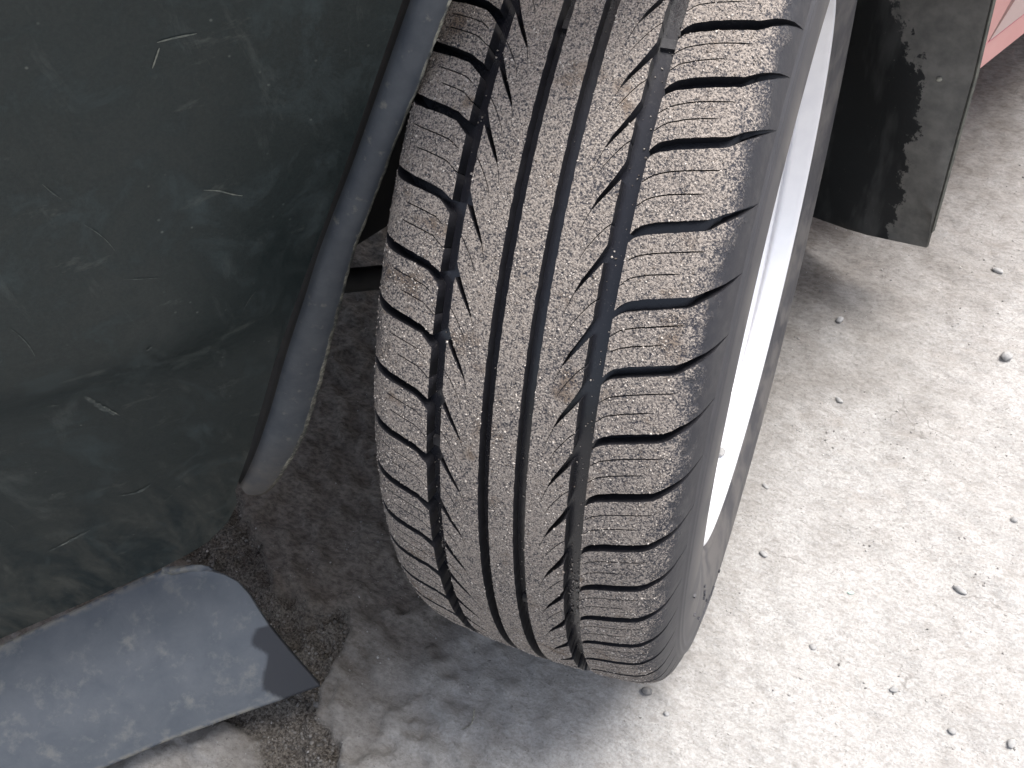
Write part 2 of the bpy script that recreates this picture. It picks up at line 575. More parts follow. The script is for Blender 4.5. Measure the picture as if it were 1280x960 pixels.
for an, av in (('dirt', PM), ('stain_shade', ST), ('slab_shade', SHD)):
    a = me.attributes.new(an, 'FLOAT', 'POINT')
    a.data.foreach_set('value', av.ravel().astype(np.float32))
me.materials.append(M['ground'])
me.update(calc_edges=True)
me.validate()
ground = bpy.data.objects.new('ground', me)
C.objects.link(ground)
tag(ground, 'pale worn concrete ground with a broken edge of dark dirt', kind='structure')


def gh(x, y):
    x, y = np.atleast_1d(np.asarray(x, float)), np.atleast_1d(np.asarray(y, float))
    near = np.clip(1.6 - np.hypot(x, y - 0.1) / 1.2, 0, 1)
    pm = patch_mask(x, y)
    h = ground_height(x, y) - pm * (0.010 + (vnoise(x, y, 0.01, 21) - 0.5) * 0.008) + np.exp(-((pm - 0.35) / 0.2) ** 2) * 0.0012
    fl = np.clip((np.hypot(x / 0.11, y / 0.13) - 0.9) / 0.5, 0, 1)
    return h * near * fl - 0.004, pm


ICO_V, ICO_F = None, None
_b = bmesh.new(); bmesh.ops.create_icosphere(_b, subdivisions=1, radius=1)
ICO_V = np.array([v.co[:] for v in _b.verts]); ICO_F = np.array([[v.index for v in f.verts] for f in _b.faces]); _b.free()
OCT_V = np.array([(1, 0, 0), (-1, 0, 0), (0, 1, 0), (0, -1, 0), (0, 0, 1), (0, 0, -1)], float)
OCT_F = np.array([(0, 2, 4), (2, 1, 4), (1, 3, 4), (3, 0, 4), (2, 0, 5), (1, 2, 5), (3, 1, 5), (0, 3, 5)])


def scatter_mesh(name, centers, normals, radii, mat, base='oct', flat=0.7, parent=None):
    V, F = (OCT_V, OCT_F) if base == 'oct' else (ICO_V, ICO_F)
    n = len(centers)
    q = rng.normal(size=(n, 3, 3))
    Q, _ = np.linalg.qr(q)
    jit = rng.uniform(0.65, 1.25, (n, len(V), 1))
    loc = (V[None] * jit) * rng.uniform(0.6, 1.3, (n, 1, 3))
    loc = np.einsum('nij,nkj->nki', Q, loc) * np.asarray(radii)[:, None, None]
    nn = np.asarray(normals)
    loc = loc - (loc @ nn[:, :, None]) * nn[:, None, :] * (1 - flat)
    co = (loc + np.asarray(centers)[:, None, :]).reshape(-1, 3)
    f = (F[None] + (np.arange(n) * len(V))[:, None, None]).reshape(-1, 3)
    me = bpy.data.meshes.new(name)
    me.vertices.add(len(co)); me.vertices.foreach_set('co', co.ravel().astype(np.float32))
    me.loops.add(f.size); me.loops.foreach_set('vertex_index', f.ravel().astype(np.int32))
    me.polygons.add(len(f)); me.polygons.foreach_set('loop_start', np.arange(0, f.size, 3, dtype=np.int32))
    me.polygons.foreach_set('loop_total', np.full(len(f), 3, np.int32))
    me.materials.append(mat)
    me.update(calc_edges=True)
    me.validate()
    o = bpy.data.objects.new(name, me)
    C.objects.link(o)
    if parent is not None:
        o.parent = parent
    return o


# dirt crumbs in the broken strip
xy = rng.uniform((-0.43, -0.43), (-0.10, -0.12), (14000, 2))
z, pm = gh(xy[:, 0], xy[:, 1])
k = (pm > 0.45) & (vnoise(xy[:, 0], xy[:, 1], 0.018, 44) > 0.30)
xy, z = xy[k][:3800], z[k][:3800]
rad = 0.00055 + 0.0016 * rng.random(len(xy)) ** 4
o = scatter_mesh('gravel', np.c_[xy, z + rad * 0.3], np.tile((0, 0, 1.0), (len(xy), 1)), rad, M['crumb'], 'ico', 0.75)
tag(o, 'dark loose gravel and crumbs filling the broken strip of ground', kind='stuff')
# scattered grit on the slab
xy = rng.uniform((-0.45, -0.5), (0.50, 0.62), (26000, 2))
z, pm = gh(xy[:, 0], xy[:, 1])
k = (vnoise(xy[:, 0], xy[:, 1], 0.05, 45) * 0.7 + vnoise(xy[:, 0], xy[:, 1], 0.013, 46) * 0.5 > 0.60) & (np.abs(xy[:, 0]) + np.abs(xy[:, 1]) * 0.4 > 0.13)
xy, z = xy[k], z[k]
rad = 0.00035 + 0.0012 * rng.random(len(xy)) ** 9
o = scatter_mesh('grit', np.c_[xy, z + rad * 0.3], np.tile((0, 0, 1.0), (len(xy), 1)), rad, M['grit'], 'oct', 0.7)
tag(o, 'fine grey grit scattered over the pale concrete', kind='stuff')


def pebble(name, x, y, r, mat, label, cat, group, squash=(1, 0.8, 0.62), rot=0.0, seed=0, sub=2):
    b = bmesh.new()
    bmesh.ops.create_icosphere(b, subdivisions=sub, radius=1)
    rr = np.random.default_rng(seed)
    dirs = rr.normal(size=(9, 3)); dirs /= np.linalg.norm(dirs, axis=1)[:, None]
    cut = rr.uniform(0.62, 0.92, 9)
    for v in b.verts:
        p = np.array(v.co[:])
        for d, c in zip(dirs, cut):
            e = p @ d - c
            if e > 0:
                p = p - d * e * 0.9
        v.co = Vector(p) + Vector(rr.normal(size=3)) * 0.02
    b.transform(Matrix.Rotation(rot, 4, 'Z') @ Matrix.Diagonal((r * squash[0], r * squash[1], r * squash[2], 1)))
    me = bpy.data.meshes.new(name); b.to_mesh(me); b.free()
    me.materials.append(mat)
    me.polygons.foreach_set('use_smooth', np.ones(len(me.polygons), bool))
    o = bpy.data.objects.new(name, me)
    C.objects.link(o)
    z, _ = gh(x, y)
    o.scale = (0.88, 0.88, 0.88)
    o.location = (x, y, float(z[0]) + r * squash[2] * 0.55)
    return tag(o, label, cat, group)


G = 'small stones lying on the concrete'
pebble('stone', 0.296, 0.250, 0.0074, M['stone'], 'largest rounded grey stone, alone on the bright concrete by the right edge', 'stone', G, (1, .85, .75), .3, 1, 3)
pebble('stone', 0.277, -0.029, 0.0062, M['stone'], 'flat oblong pale grey stone on bright concrete right of the tyre foot', 'stone', G, (1.2, .6, .5), -.5, 2)
pebble('stone', 0.282, -0.154, 0.0042, M['stone'], 'small angular pebble near the bottom edge, below the flat oblong stone', 'stone', G, (1, .8, .6), .2, 3)
pebble('stone', 0.323, -0.150, 0.0050, M['stone'], 'grey pebble in the bottom right corner of the bright ground', 'stone', G, (1, .8, .6), .9, 4)
pebble('stone', 0.237, -0.134, 0.0042, M['stone'], 'small pale pebble in a shallow pit, straight below the green chip', 'stone', G, (1, .8, .55), .5, 5)
pebble('stone', 0.150, 0.150, 0.0046, M['stone'], 'dark shadowed pebble close beside the upper sidewall of the tyre', 'stone', G, (1.2, .7, .5), -.4, 6)
pebble('stone', 0.133, 0.256, 0.0056, M['stone'], 'rounded pebble just below the bottom edge of the black mud flap', 'stone', G, (1, .85, .7), .8, 7)
pebble('stone', 0.280, 0.375, 0.0062, M['stone'], 'oblong grey stone lying right of the mud flap corner', 'stone', G, (1.3, .7, .5), -.3, 8)
pebble('stone', 0.310, 0.560, 0.0060, M['stone'], 'grey stone farthest back, between the mud flap and the red sill', 'stone', G, (1.2, .8, .6), -.2, 9)
pebble('stone', 0.054, -0.200, 0.0058, M['stone_dark'], 'dark grey stone tucked right under the front of the tyre', 'stone', G, (1, .8, .7), .4, 10)
pebble('stone', 0.074, -0.212, 0.0032, M['stone'], 'tiny pebble beside the dark stone at the tyre front', 'stone', G, (1, .8, .7), .1, 11)
pebble('stone', 0.116, -0.047, 0.0044, M['stone'], 'pebble beside the lower outer sidewall where the silver rim ends', 'stone', G, (1.1, .8, .55), -.2, 12)
pebble('stone', 0.103, 0.024, 0.0036, M['stone'], 'small flat pebble against the outer sidewall, level with the rim weight', 'stone', G, (1.3, .7, .5), -.6, 13)
pebble('stone', 0.172, -0.118, 0.0040, M['stone'], 'rounded pebble on open ground right of the tyre foot', 'stone', G, (1, .85, .65), .6, 14)
pebble('stone', 0.314, 0.054, 0.0042, M['stone'], 'pebble at the right edge between the largest and the flat stone', 'stone', G, (1.1, .8, .6), .3, 15)
pebble('stone', -0.203, -0.300, 0.0040, M['stone_dark'], 'small reddish grey stone in the dirt beside the air dam corner', 'stone', G, (1.1, .8, .7), .3, 16)
pebble('glass_chip', 0.193, -0.059, 0.0030, M['chip'], 'tiny green glass chip lying flat on the bright concrete', 'glass chip', None, (1.2, .7, .3), .3, 17)
# fallen stalk left in front of the tyre
st = [(-0.073, -0.262), (-0.071, -0.268), (-0.070, -0.274), (-0.073, -0.279), (-0.076, -0.281)]
sv, sf = [], []
for i, (x, y) in enumerate(st):
    z = float(gh(x, y)[0][0]) + 0.0012
    for a in range(5):
        t = a * 2 * math.pi / 5
        sv.append((x + 0.0006 * math.cos(t), y + 0.0003 * math.cos(t), z + 0.0006 * math.sin(t)))
for i in range(len(st) - 1):
    for a in range(5):
        sf.append((i * 5 + a, i * 5 + (a + 1) % 5, (i + 1) * 5 + (a + 1) % 5, (i + 1) * 5 + a))
tag(mesh_obj('stalk', sv, sf, M['edge']), 'short pale dry stalk lying on the ground before the tyre', 'stalk')

# ------------------------------------------------------------------ the car
car = empty('parked_car', (0, 0, 0))
tag(car, 'faded red car with a dusty steered wheel, scuffed dark bumper and black mud flap', 'car')
REAR = Vector((0.4384, 0.8988, 0.0))       # along the car towards its tail
OUT = Vector((0.8988, -0.4384, 0.0))       # out of the car's flank


def cp(rc, d, z):
    return REAR * rc + OUT * d + Vector((0, 0, z))


# ---------------- wheel (part) : tyre, ribs, blocks, rim
LR = 0.279
wheel = empty('wheel', (0, 0, LR), car)
SX = 0.934


def build_profile():
    pts = [(0, .289), (.0374, .2875), (.0560, .2860), (.0654, .2845), (.0720, .2822), (.0766, .2790), (.0800, .2742), (.0822, .2680)]
    xc, rc, xb, rb = .0882, .228, .0740, .1870
    for t in np.linspace(0, 1, 17)[1:]:
        pts.append((.0822 + (xc - .0822) * math.sin(t * math.pi / 2) ** .9, .268 + (rc - .268) * t))
    for t in np.linspace(0, 1, 13)[1:]:
        pts.append((xc + (xb - xc) * (1 - math.cos(t * math.pi / 2)), rc + (rb - rc) * t))
    pts = np.array(pts)
    # densify smoothly
    d = np.r_[0, np.cumsum(np.hypot(*np.diff(pts, axis=0).T))]
    ss = np.linspace(0, d[-1], 400)
    X, Rr = np.interp(ss, d, pts[:, 0]), np.interp(ss, d, pts[:, 1])
    for _ in range(14):
        X[1:-1] = (X[:-2] + 2 * X[1:-1] + X[2:]) / 4
        Rr[1:-1] = (Rr[:-2] + 2 * Rr[1:-1] + Rr[2:]) / 4
    return ss * 1000, X, Rr


PS, PX, PR = build_profile()
NXv, NRv = -np.gradient(PR, PS), np.gradient(PX, PS)
nl = np.hypot(NXv, NRv); NXv /= nl; NRv /= nl
SMAX = PS[-1]


def surf(s, th, d=0.0):
    """s mm across, th degrees above the front horizontal, d metres below the surface; wheel-local coordinates"""
    s, th, d = np.broadcast_arrays(np.asarray(s, float), np.asarray(th, float), np.asarray(d, float))
    a = np.abs(s)
    sg = np.where(s < 0, -1.0, 1.0)
    x = np.interp(a, PS, PX) - np.interp(a, PS, NXv) * d
    r = np.interp(a, PS, PR) - np.interp(a, PS, NRv) * d
    t = np.radians(th)
    z = r * np.sin(t)
    z = np.maximum(z, -LR + 0.0008 + d * 0.25)
    return np.stack([sg * x, -r * np.cos(t), z], -1)


def dep(s):
    a = np.abs(s)
    t = np.clip((96.4 - a) / 20.0, 0, 1)
    return 0.0074 * t * t * (3 - 2 * t)


TH = [62.5, 57.27, 52.0, 45.0, 38.5, 32.6, 26.2, 20.0, 13.8, 7.95, 2.3, -3.6, -9.4]
_n = 49
_st = (TH[-1] - (62.5 - 360)) / _n
TH += [TH[-1] - _st * i for i in range(1, _n)]
NP = len(TH)
MMD = 5.04      # mm of circumference per degree, to keep the triangulation isotropic

GR = ([37.3, 39.5, 42, 48.5, 69, 74, 86, 97], [0, .60, .95, 1.40, 2.40, 3.15, 4.55, 5.75])
HR = ([37.3, 40, 43, 48, 60, 69, 75, 87, 97], [.36, .42, .46, .50, .49, .47, .40, .22, .02])
GL = ([44.4, 51, 60, 67, 76, 84, 92.6], [0, .95, 1.42, 1.72, 2.25, 3.0, 3.9])
HL = ([44.4, 47, 51, 60, 68, 77, 85, 92.6], [.62, .50, .42, .44, .48, .52, .36, .03])
ripple = lambda s, k, a: a * (np.sin(s * 0.9 + k * 2.1) + 0.6 * np.sin(s * 2.3 + k))

dust_src = []          # sampled later for loose grains


def add_block(name, outer, notches, s_rng, th_rng, label=None, grid=(5.0, 1.1), is_rib=False):
    o2 = [(p[0], p[1] * MMD) for p in outer]
    n2 = [[(p[0], p[1] * MMD) for p in nn] for nn in notches]
    gs = np.arange(s_rng[0] + grid[0] * .5, s_rng[1], grid[0])
    gt = np.arange(th_rng[0] + grid[1] * .5, th_rng[1], grid[1])
    gp = np.array([(a, b * MMD) for a in gs for b in gt])
    P, T, BE = cdt(o2, n2, gp)
    s, th = P[:, 0], P[:, 1] / MMD
    top = surf(s, th, 0.0)
    n = len(P)
    bi = sorted({i for e in BE for i in e})
    ix = {b: i for i, b in enumerate(bi)}
    bs, bt = s[bi], th[bi]
    # worn edge: the rim of the top rolls over by a fraction of a millimetre
    ring_top = surf(bs, bt, 0.0)
    ring_bot = surf(bs, bt, dep(bs) + 0.0004)
    verts = np.concatenate([top, ring_top, ring_bot])
    faces = [tuple(t) for t in T]
    idx = [0] * len(faces)
    m = len(bi)
    for a, b in BE:
        i, j = ix[a], ix[b]
        faces.append((n + j, n + i, n + m + i, n + m + j))
        idx.append(1)
    acr = np.concatenate([s, bs, bs])
    # orientation: outward normal must point away from the axle
    a, b, c = (top[T[0][q]] for q in range(3))
    nrm = np.cross(b - a, c - a)
    mid = (a + b + c) / 3
    ref = np.array([0, mid[1], mid[2]])
    if nrm @ ref < 0:
        faces = [tuple(reversed(f)) for f in faces]
    ob = mesh_obj(name, verts, faces, [M['tread'], M['rubber']], wheel, idx, True, {'across': acr})
    if label:
        ob['label'] = label
    dust_src.append((P[T], ))
    return ob


def strip(path, hw):
    """thin closed loop round a polyline with a half-width (degrees of arc) at every point"""
    up_ = [(p[0], p[1] + h) for p, h in zip(path, hw)]
    lo_ = [(p[0], p[1] - h) for p, h in zip(path, hw)]
    return up_ + lo_[::-1]


def norm_strip(path, hw):
    """as strip, but the width (mm) is measured across the line"""
    q = np.array([(p[0], p[1] * MMD) for p in path], float)
    t = np.gradient(q, axis=0)
    t /= np.linalg.norm(t, axis=1)[:, None]
    nn = np.stack([-t[:, 1], t[:, 0]], -1)
    h = np.asarray(hw)[:, None]
    a, b = q + nn * h, q - nn * h
    r = np.concatenate([a, b[::-1]])
    return [(x, y / MMD) for x, y in r]


for k in range(NP):
    hi = TH[k]
    lo = TH[(k + 1) % NP] - (360 if k + 1 == NP else 0)
    pitch = hi - lo
    # --- outer (right-hand) shoulder block
    S = np.r_[np.linspace(37.7, 50, 9), np.linspace(53, 74, 8), np.linspace(77, 96.8, 8)]
    g, h = np.interp(S, *GR), np.interp(S, *HR)
    j = ripple(S, k, 0.018)
    bot = list(zip(S, lo + g + h + j))
    topp = list(zip(S, hi + g - h + ripple(S, k + 5, 0.018)))
    outer = bot + topp[::-1]
    nts = []
    for fr, s1 in ((0.655, 71 + random.uniform(-3, 3)), (0.375, 63.5 + random.uniform(-4, 3))):
        s0 = 36.5 if random.random() < .7 else 39.5
        ss = np.linspace(s0, s1, 14)
        ctr = lo + (hi - lo) * (fr + 0.004 * np.sin(ss * .25 + k)) + np.interp(ss, *GR) + .10 * np.sin((ss - 37) * .09) + ripple(ss, k * 3 + fr * 9, 0.004)
        hw = np.full(14, .062); hw[-1] = .01; hw[-2] = .04
        nts.append(strip(list(zip(ss, ctr)), hw))
    add_block('tread_block', outer, nts, (37.3, 96), (lo, hi + 6))
    # --- inner (left-hand) shoulder block
    S = np.r_[np.linspace(44.4, 54, 7), np.linspace(57, 76, 8), np.linspace(79, 92.4, 6)]
    g, h = np.interp(S, *GL), np.interp(S, *HL)
    bot = list(zip(-S, lo + g + h + ripple(S, k + 2, 0.018)))
    topp = list(zip(-S, hi + g - h + ripple(S, k + 7, 0.018)))
    outer = bot + topp[::-1]
    nts = []
    for fr, s1 in ((0.42, 67 + random.uniform(-4, 5)), (0.68, 71 + random.uniform(-5, 4))):
        s0 = 43.6 if fr < .5 else 47.0
        ss = np.linspace(s0, s1, 12)
        ctr = lo + (hi - lo) * fr + np.interp(ss, *GL) + ripple(ss, k * 3 + fr * 9, 0.005)
        hw = np.full(12, .055); hw[-1] = .01
        nts.append(strip(list(zip(-ss, ctr)), hw))
    add_block('tread_block', outer, nts, (-92, -44.4), (lo, hi + 4))

# --- centre ribs, one continuous ring each
TOP, BOT = 62.5 + 180.0, 62.5 - 180.0
th_dense = np.linspace(BOT, TOP, 720)


def ring_outer(s0, s1, a0=0.10, a1=0.10):
    jl = a0 * np.sin(th_dense * 3.1) + a0 * .8 * np.sin(th_dense * 7.7)
    jr = a1 * np.sin(th_dense * 2.7 + 1) + a1 * .8 * np.sin(th_dense * 8.9)
    return [(s1 + b, t) for t, b in zip(th_dense, jr)] + [(s0 + a, t) for t, a in zip(th_dense[::-1], jl[::-1])]


notA, notD = [], []
for k in range(-2, NP + 2):
    th = TH[k % NP] + (360 if k < 0 else 0) - (360 if k >= NP else 0)
    # the wheel's seam sits behind, out of sight: wrap the angles into the ring
    while th > TOP - 9: th -= 360
    if th < BOT + 9: continue
    r = random.uniform
    notA.append(norm_strip([(-38.2, th + 1.75), (-35.8, th + .70), (-32.5, th - .55), (-29.0, th - 1.75), (-26.2, th - 2.75)],
                           [1.55, 1.35, 1.1, .85, .32]))
    notA.append(norm_strip([(-26.9, th - 2.5), (-25.6, th - 3.1), (-24.5, th - 3.9), (-23.8, th - 4.6)], [.16, .15, .13, .06]))
    notA.append(norm_strip([(-37.6, th - 2.15), (-34.5, th - 2.9), (-31, th - 3.9), (-28.5, th - 4.8), (-27, th - 5.6)], [.24, .23, .2, .16, .07]))
    notD.append(norm_strip([(31.3, th - .75), (28.2, th - 2.0), (25, th - 3.1), (21.8, th - 4.15), (19.4, th - 5.15)],
                           [1.9, 1.5, 1.15, .85, .32]))
    notD.append(norm_strip([(19.9, th - 4.9), (18.4, th - 5.7), (16.8, th - 6.7), (15.8, th - 7.4)], [.16, .15, .13, .06]))
    notD.append(norm_strip([(30.6, th + 1.3), (27, th + .6), (23.5, th - .4), (20.5, th - 1.4), (18.2, th - 2.5)], [.24, .23, .2, .16, .07]))
for (s0, s1, nts, lab) in ((-36.7, -16.1, notA, 'tread rib with slanting slots on its left edge'),
                           (-10.4, 2.7, [], 'plain narrow middle tread rib without slots'),
                           (8.9, 29.2, notD, 'tread rib with slanting slots on its right edge')):
    add_block('tread_rib', ring_outer(s0, s1), nts, (s0, s1), (BOT, TOP), lab, (4.2, 1.3), True)

# --- tyre carcass: groove floors, shoulders, sidewalls
sA = np.r_[np.linspace(0, 74, 34), np.linspace(76, 94, 13), np.linspace(95.5, 108, 12), np.linspace(110, SMAX, 34)]
sA = np.r_[-sA[::-1][:-1], sA]


def relief(s):
    a = np.abs(s)
    o = 0.0010 * np.exp(-((a - 100.0) / 1.4) ** 2) + 0.0007 * np.exp(-((a - 104.5) / 1.1) ** 2)
    o -= 0.0008 * np.clip((a - 106) / 1.5, 0, 1) * np.clip((150 - a) / 6, 0, 1)
    o += 0.0016 * np.exp(-((a - (SMAX - 9)) / 3.0) ** 2)
    return o


thA = np.linspace(0, 360, 301)[:-1]
SS, TT = np.meshgrid(sA, thA, indexing='xy')
dd = np.where(np.abs(SS) < 96.6, dep(SS) + 0.0002, 0.0) - relief(SS)
cv = surf(SS, TT, dd).reshape(-1, 3)
cf = grid_faces(len(thA), len(sA), True)
mesh_obj('tyre', cv, cf, M['sidewall'], wheel, None, True, {'across': SS.ravel()})

# wear bars across the grooves
for (s0, s1, th) in ((30.0, 36.9, 62.4), (3.3, 8.3, 1.0), (-15.6, -11.0, 63.0), (-44, -37.3, 21.6)):
    q = [(s0, th - .45), (s1, th - .45), (s1, th + .45), (s0, th + .45)]
    vv = np.concatenate([surf([a for a, b in q], [b for a, b in q], 0.0056), surf([a for a, b in q], [b + (.15 if b > th else -.15) for a, b in q], 0.0078)])
    mesh_obj('wear_bar', vv, [(0, 1, 2, 3), (0, 4, 5, 1), (1, 5, 6, 2), (2, 6, 7, 3), (3, 7, 4, 0)], M['rubber'], wheel, None, False)

# sidewall mould marks (low outer sidewall): small raised bars and a stamped block
def raised(name, s0, s1, t0, t1, skew=0.0, h=0.0005):
    q = [(s0, t0), (s1, t0 + skew), (s1, t1 + skew), (s0, t1)]
    a = [p[0] for p in q]; b = [p[1] for p in q]
    vv = np.concatenate([surf(a, b, -h), surf(a, b, 0.001)])
    return mesh_obj(name, vv, [(3, 2, 1, 0), (0, 1, 5, 4), (1, 2, 6, 5), (2, 3, 7, 6), (3, 0, 4, 7)], M['mark'], wheel, None, False)


for i in range(7):
    raised('sidewall_mark', 113, 126 - (i % 3) * 2.0, -41.0 - i * 1.55, -41.75 - i * 1.55, -1.2)
for s0, s1, t0, t1 in ((136, 138, -30.2, -33.4), (140, 142, -30.6, -33.2), (136, 142, -31.3, -31.9), (144, 145.5, -30.2, -33.4)):
    raised('sidewall_mark', s0, s1, t0, t1)
for s0, t0 in ((122, -17.0), (123, -28.5), (121, -6.0), (126, -58.0), (131, -38.5)):
    raised('sidewall_mark', s0, s0 + 2.0, t0, t0 - .5)

# --- rim
def lathe(name, prof, mat, n=160, parent=wheel):
    prof = np.array(prof)
    t = np.linspace(0, 2 * math.pi, n, endpoint=False)
    v = np.stack([np.broadcast_to(prof[None, :, 0], (n, len(prof))),
                  -prof[None, :, 1] * np.cos(t)[:, None], prof[None, :, 1] * np.sin(t)[:, None]], -1).reshape(-1, 3)
    f = [tuple(reversed(q)) for q in grid_faces(n, len(prof), True)]
    return mesh_obj(name, v, f, mat, parent)


RIMP = [(.0700, .1855), (.0735, .1880), (.0765, .1900), (.0782, .1896), (.0784, .1880), (.0768, .1862), (.0735, .1850), (.0700, .1832),
        (.0640, .1800), (.0600, .1785), (.0594, .1798), (.0584, .1798), (.0578, .1778), (.0545, .1762), (.0525, .1755), (.0300, .1730), (.0120, .1700), (.0000, .1550), (-.0020, .1450)]
lathe('rim', RIMP, M['silver'])
lathe('rim_barrel', [(-.0020, .1455), (-.0200, .1650), (-.0640, .1720), (-.0740, .1870), (-.0770, .1880)], M['silver'], 120)
lathe('hub', [(.0420, .0), (.0415, .018), (.0390, .030), (.0340, .036), (.0300, .060), (.0200, .072), (.0, .076)][::-1], M['silver'], 64)
lathe('brake_disc', [(-.020, .128), (-.012, .128), (-.010, .125), (-.010, .05)], M['steel'], 80)
sp_me = None
for i in range(7):
    if sp_me is None:
        prof = [(.062, .016), (.10, .015), (.14, .018), (.176, .026)]
        v = []
        for r, hw in prof:
            x1 = .033 - (.176 - r) * -.02
            v += [(x1 - .012, -r, -hw * 1.1), (x1, -r, -hw * .8), (x1 + .003, -r, 0), (x1, -r, hw * .8), (x1 - .012, -r, hw * 1.1)]
        f = [tuple(q) for q in grid_faces(4, 5)]
        ob = mesh_obj('wheel_spoke', v, f, M['silver'], wheel)
        sp_me = ob
    else:
        ob = sp_me.copy()
        C.objects.link(ob)
        ob.parent = wheel
    ob.rotation_euler = (i * 2 * math.pi / 7, 0, 0)
bolt = None
for i in range(4):
    a = i * math.pi / 2 + .4
    if bolt is None:
        b = bmesh.new()
        bmesh.ops.create_cone(b, cap_ends=True, segments=6, radius1=.0095, radius2=.0085, depth=.014,
                              matrix=Matrix.Rotation(math.pi / 2, 4, 'Y'))
        me = bpy.data.meshes.new('wheel_bolt'); b.to_mesh(me); b.free(); me.materials.append(M['steel'])
        bolt = bpy.data.objects.new('wheel_bolt', me); ob = bolt
    else:
        ob = bolt.copy()
    C.objects.link(ob); ob.parent = wheel
    ob.location = (.037, -.05 * math.cos(a), .05 * math.sin(a))
# clip-on weight at the rim edge
b = bmesh.new(); bmesh.ops.create_icosphere(b, subdivisions=2, radius=1)
b.transform(Matrix.Diagonal((.0035, .0045, .0030, 1)))
me = bpy.data.meshes.new('balance_weight'); b.to_mesh(me); b.free(); me.materials.append(M['stone'])
bw = bpy.data.objects.new('balance_weight', me); C.objects.link(bw); bw.parent = wheel
bw['label'] = 'small grey lump on the silver rim edge'
_t = R_(-81.3)
bw.location = (.0648, -.1772 * math.cos(_t), .1772 * math.sin(_t))

# --- loose sand grains clinging to the tread and lying in the grooves
tri = np.concatenate([d[0] for d in dust_src])
ctr = tri.mean(1)
thc = ctr[:, 1] / MMD
vis = (((thc + 180) % 360 - 180) > -32) & (((thc + 180) % 360 - 180) < 74)
tri = tri[vis]
ar = np.abs((tri[:, 1, 0] - tri[:, 0, 0]) * (tri[:, 2, 1] - tri[:, 0, 1]) - (tri[:, 1, 1] - tri[:, 0, 1]) * (tri[:, 2, 0] - tri[:, 0, 0]))
pick = rng.choice(len(tri), 30000, p=ar / ar.sum())
u = rng.random((30000, 2)); fl = u.sum(1) > 1; u[fl] = 1 - u[fl]
P = tri[pick, 0] + (tri[pick, 1] - tri[pick, 0]) * u[:, :1] + (tri[pick, 2] - tri[pick, 0]) * u[:, 1:]
s, th = P[:, 0], P[:, 1] / MMD
keep = (s < 72 + (vnoise(s, P[:, 1], 9, 51) - .5) * 16) & (s > -84) & (vnoise(s, P[:, 1], 7, 52) * .6 + vnoise(s, P[:, 1], 2.2, 53) * .5 > .50)
s, th = s[keep][:15000], th[keep][:15000]
# grains fallen into the grooves
gs = np.concatenate([rng.uniform(a, b, n) for a, b, n in ((30.2, 36.8, 230), (-43.8, -37.5, 200), (3.5, 8.2, 24), (-15.5, -11, 24))])
gt = np.where(rng.random(len(gs)) < .55, rng.normal(5.5, 3.0, len(gs)), rng.uniform(-25, 66, len(gs)))
sa = np.r_[s, gs]; ta = np.r_[th, gt]
da = np.r_[np.full(len(s), -0.00008), np.full(len(gs), 0.0071)]
p0 = surf(sa, ta, da)
nr = surf(sa, ta, da - 0.001) - p0
nr /= np.linalg.norm(nr, axis=1)[:, None]
rad = 0.00028 + 0.00050 * rng.random(len(sa)) ** 2.5
g = scatter_mesh('sand_grain', p0, nr, rad, M['grain'], 'oct', 0.75, wheel)
g['kind'] = 'stuff'

# ---------------- bumper corner
BO = Vector((-0.2530, -0.2359, 0.1700))
BN = Vector((0.6929, -0.6929, -0.1992)).normalized()
B1 = Vector((-0.7071, -0.7071, 0.0))
B2 = Vector((0.1409, -0.1409, 0.98)).normalized()


def bp(a, b, off=0.0):
    return BO + B1 * a + B2 * b + BN * off


CREASE = [(0.40, 0.300), (0.0483, 0.265), (-0.0277, 0.2546), (-0.0704, 0.2540), (-0.1025, 0.2417)]


def panel_off(a, b):
    ca = np.interp(-a, [-c[0] for c in CREASE], [c[1] for c in CREASE])
    q = b - ca
    fade = np.clip((a + 0.115) / 0.09, 0, 1)
    bulge = 0.022 * np.exp(-(q / np.where(q < 0, 0.036, 0.11)) ** 2) * fade
    return bulge - 0.12 * np.clip(a - 0.05, 0, 1) ** 2


REC = [(-0.2398, 0.5150), (-0.2228, 0.4764), (-0.2039, 0.4382), (-0.1811, 0.3922), (-0.1419, 0.3114), (-0.1071, 0.2464), (-0.0725, 0.1731), (-0.0331, 0.0835), (-0.0100, 0.0364)]
BOTL = [(-0.0016, 0.0144), (0.0115, -0.0077), (0.0316, -0.0271), (0.0476, -0.0341), (0.0750, -0.0408), (0.1399, -0.0484), (0.2038, -0.0560), (0.2962, -0.0644), (0.443, -0.0757), (0.60, -0.082)]
outer = [(a + 0.0035, b) for a, b in REC] + BOTL + [(0.60, 0.56), (0.1, 0.56), (-0.20, 0.545)]
gp = [(a, b) for a in np.arange(-0.23, 0.6, 0.012) for b in np.arange(-0.07, 0.56, 0.012)]
P, T, BE = cdt(outer, [], gp)
off = panel_off(P[:, 0], P[:, 1])
top = np.array([bp(a, b, o)[:] for (a, b), o in zip(P, off)])
ins = np.array([bp(a, b, o - 0.010)[:] for (a, b), o in zip(P, off)])
n = len(P)
bi = sorted({i for e in BE for i in e}); ix = {b: i for i, b in enumerate(bi)}; m = len(bi)
verts = np.concatenate([top, ins, top[bi], ins[bi]])
faces = [tuple(t) for t in T] + [tuple(n + q for q in reversed(t)) for t in T] + \
        [(2 * n + ix[b], 2 * n + ix[a], 2 * n + m + ix[a], 2 * n + m + ix[b]) for a, b in BE]
nrm = np.cross(top[T[0][1]] - top[T[0][0]], top[T[0][2]] - top[T[0][0]])
if nrm @ np.array(BN[:]) < 0:
    faces = [tuple(reversed(f)) for f in faces]
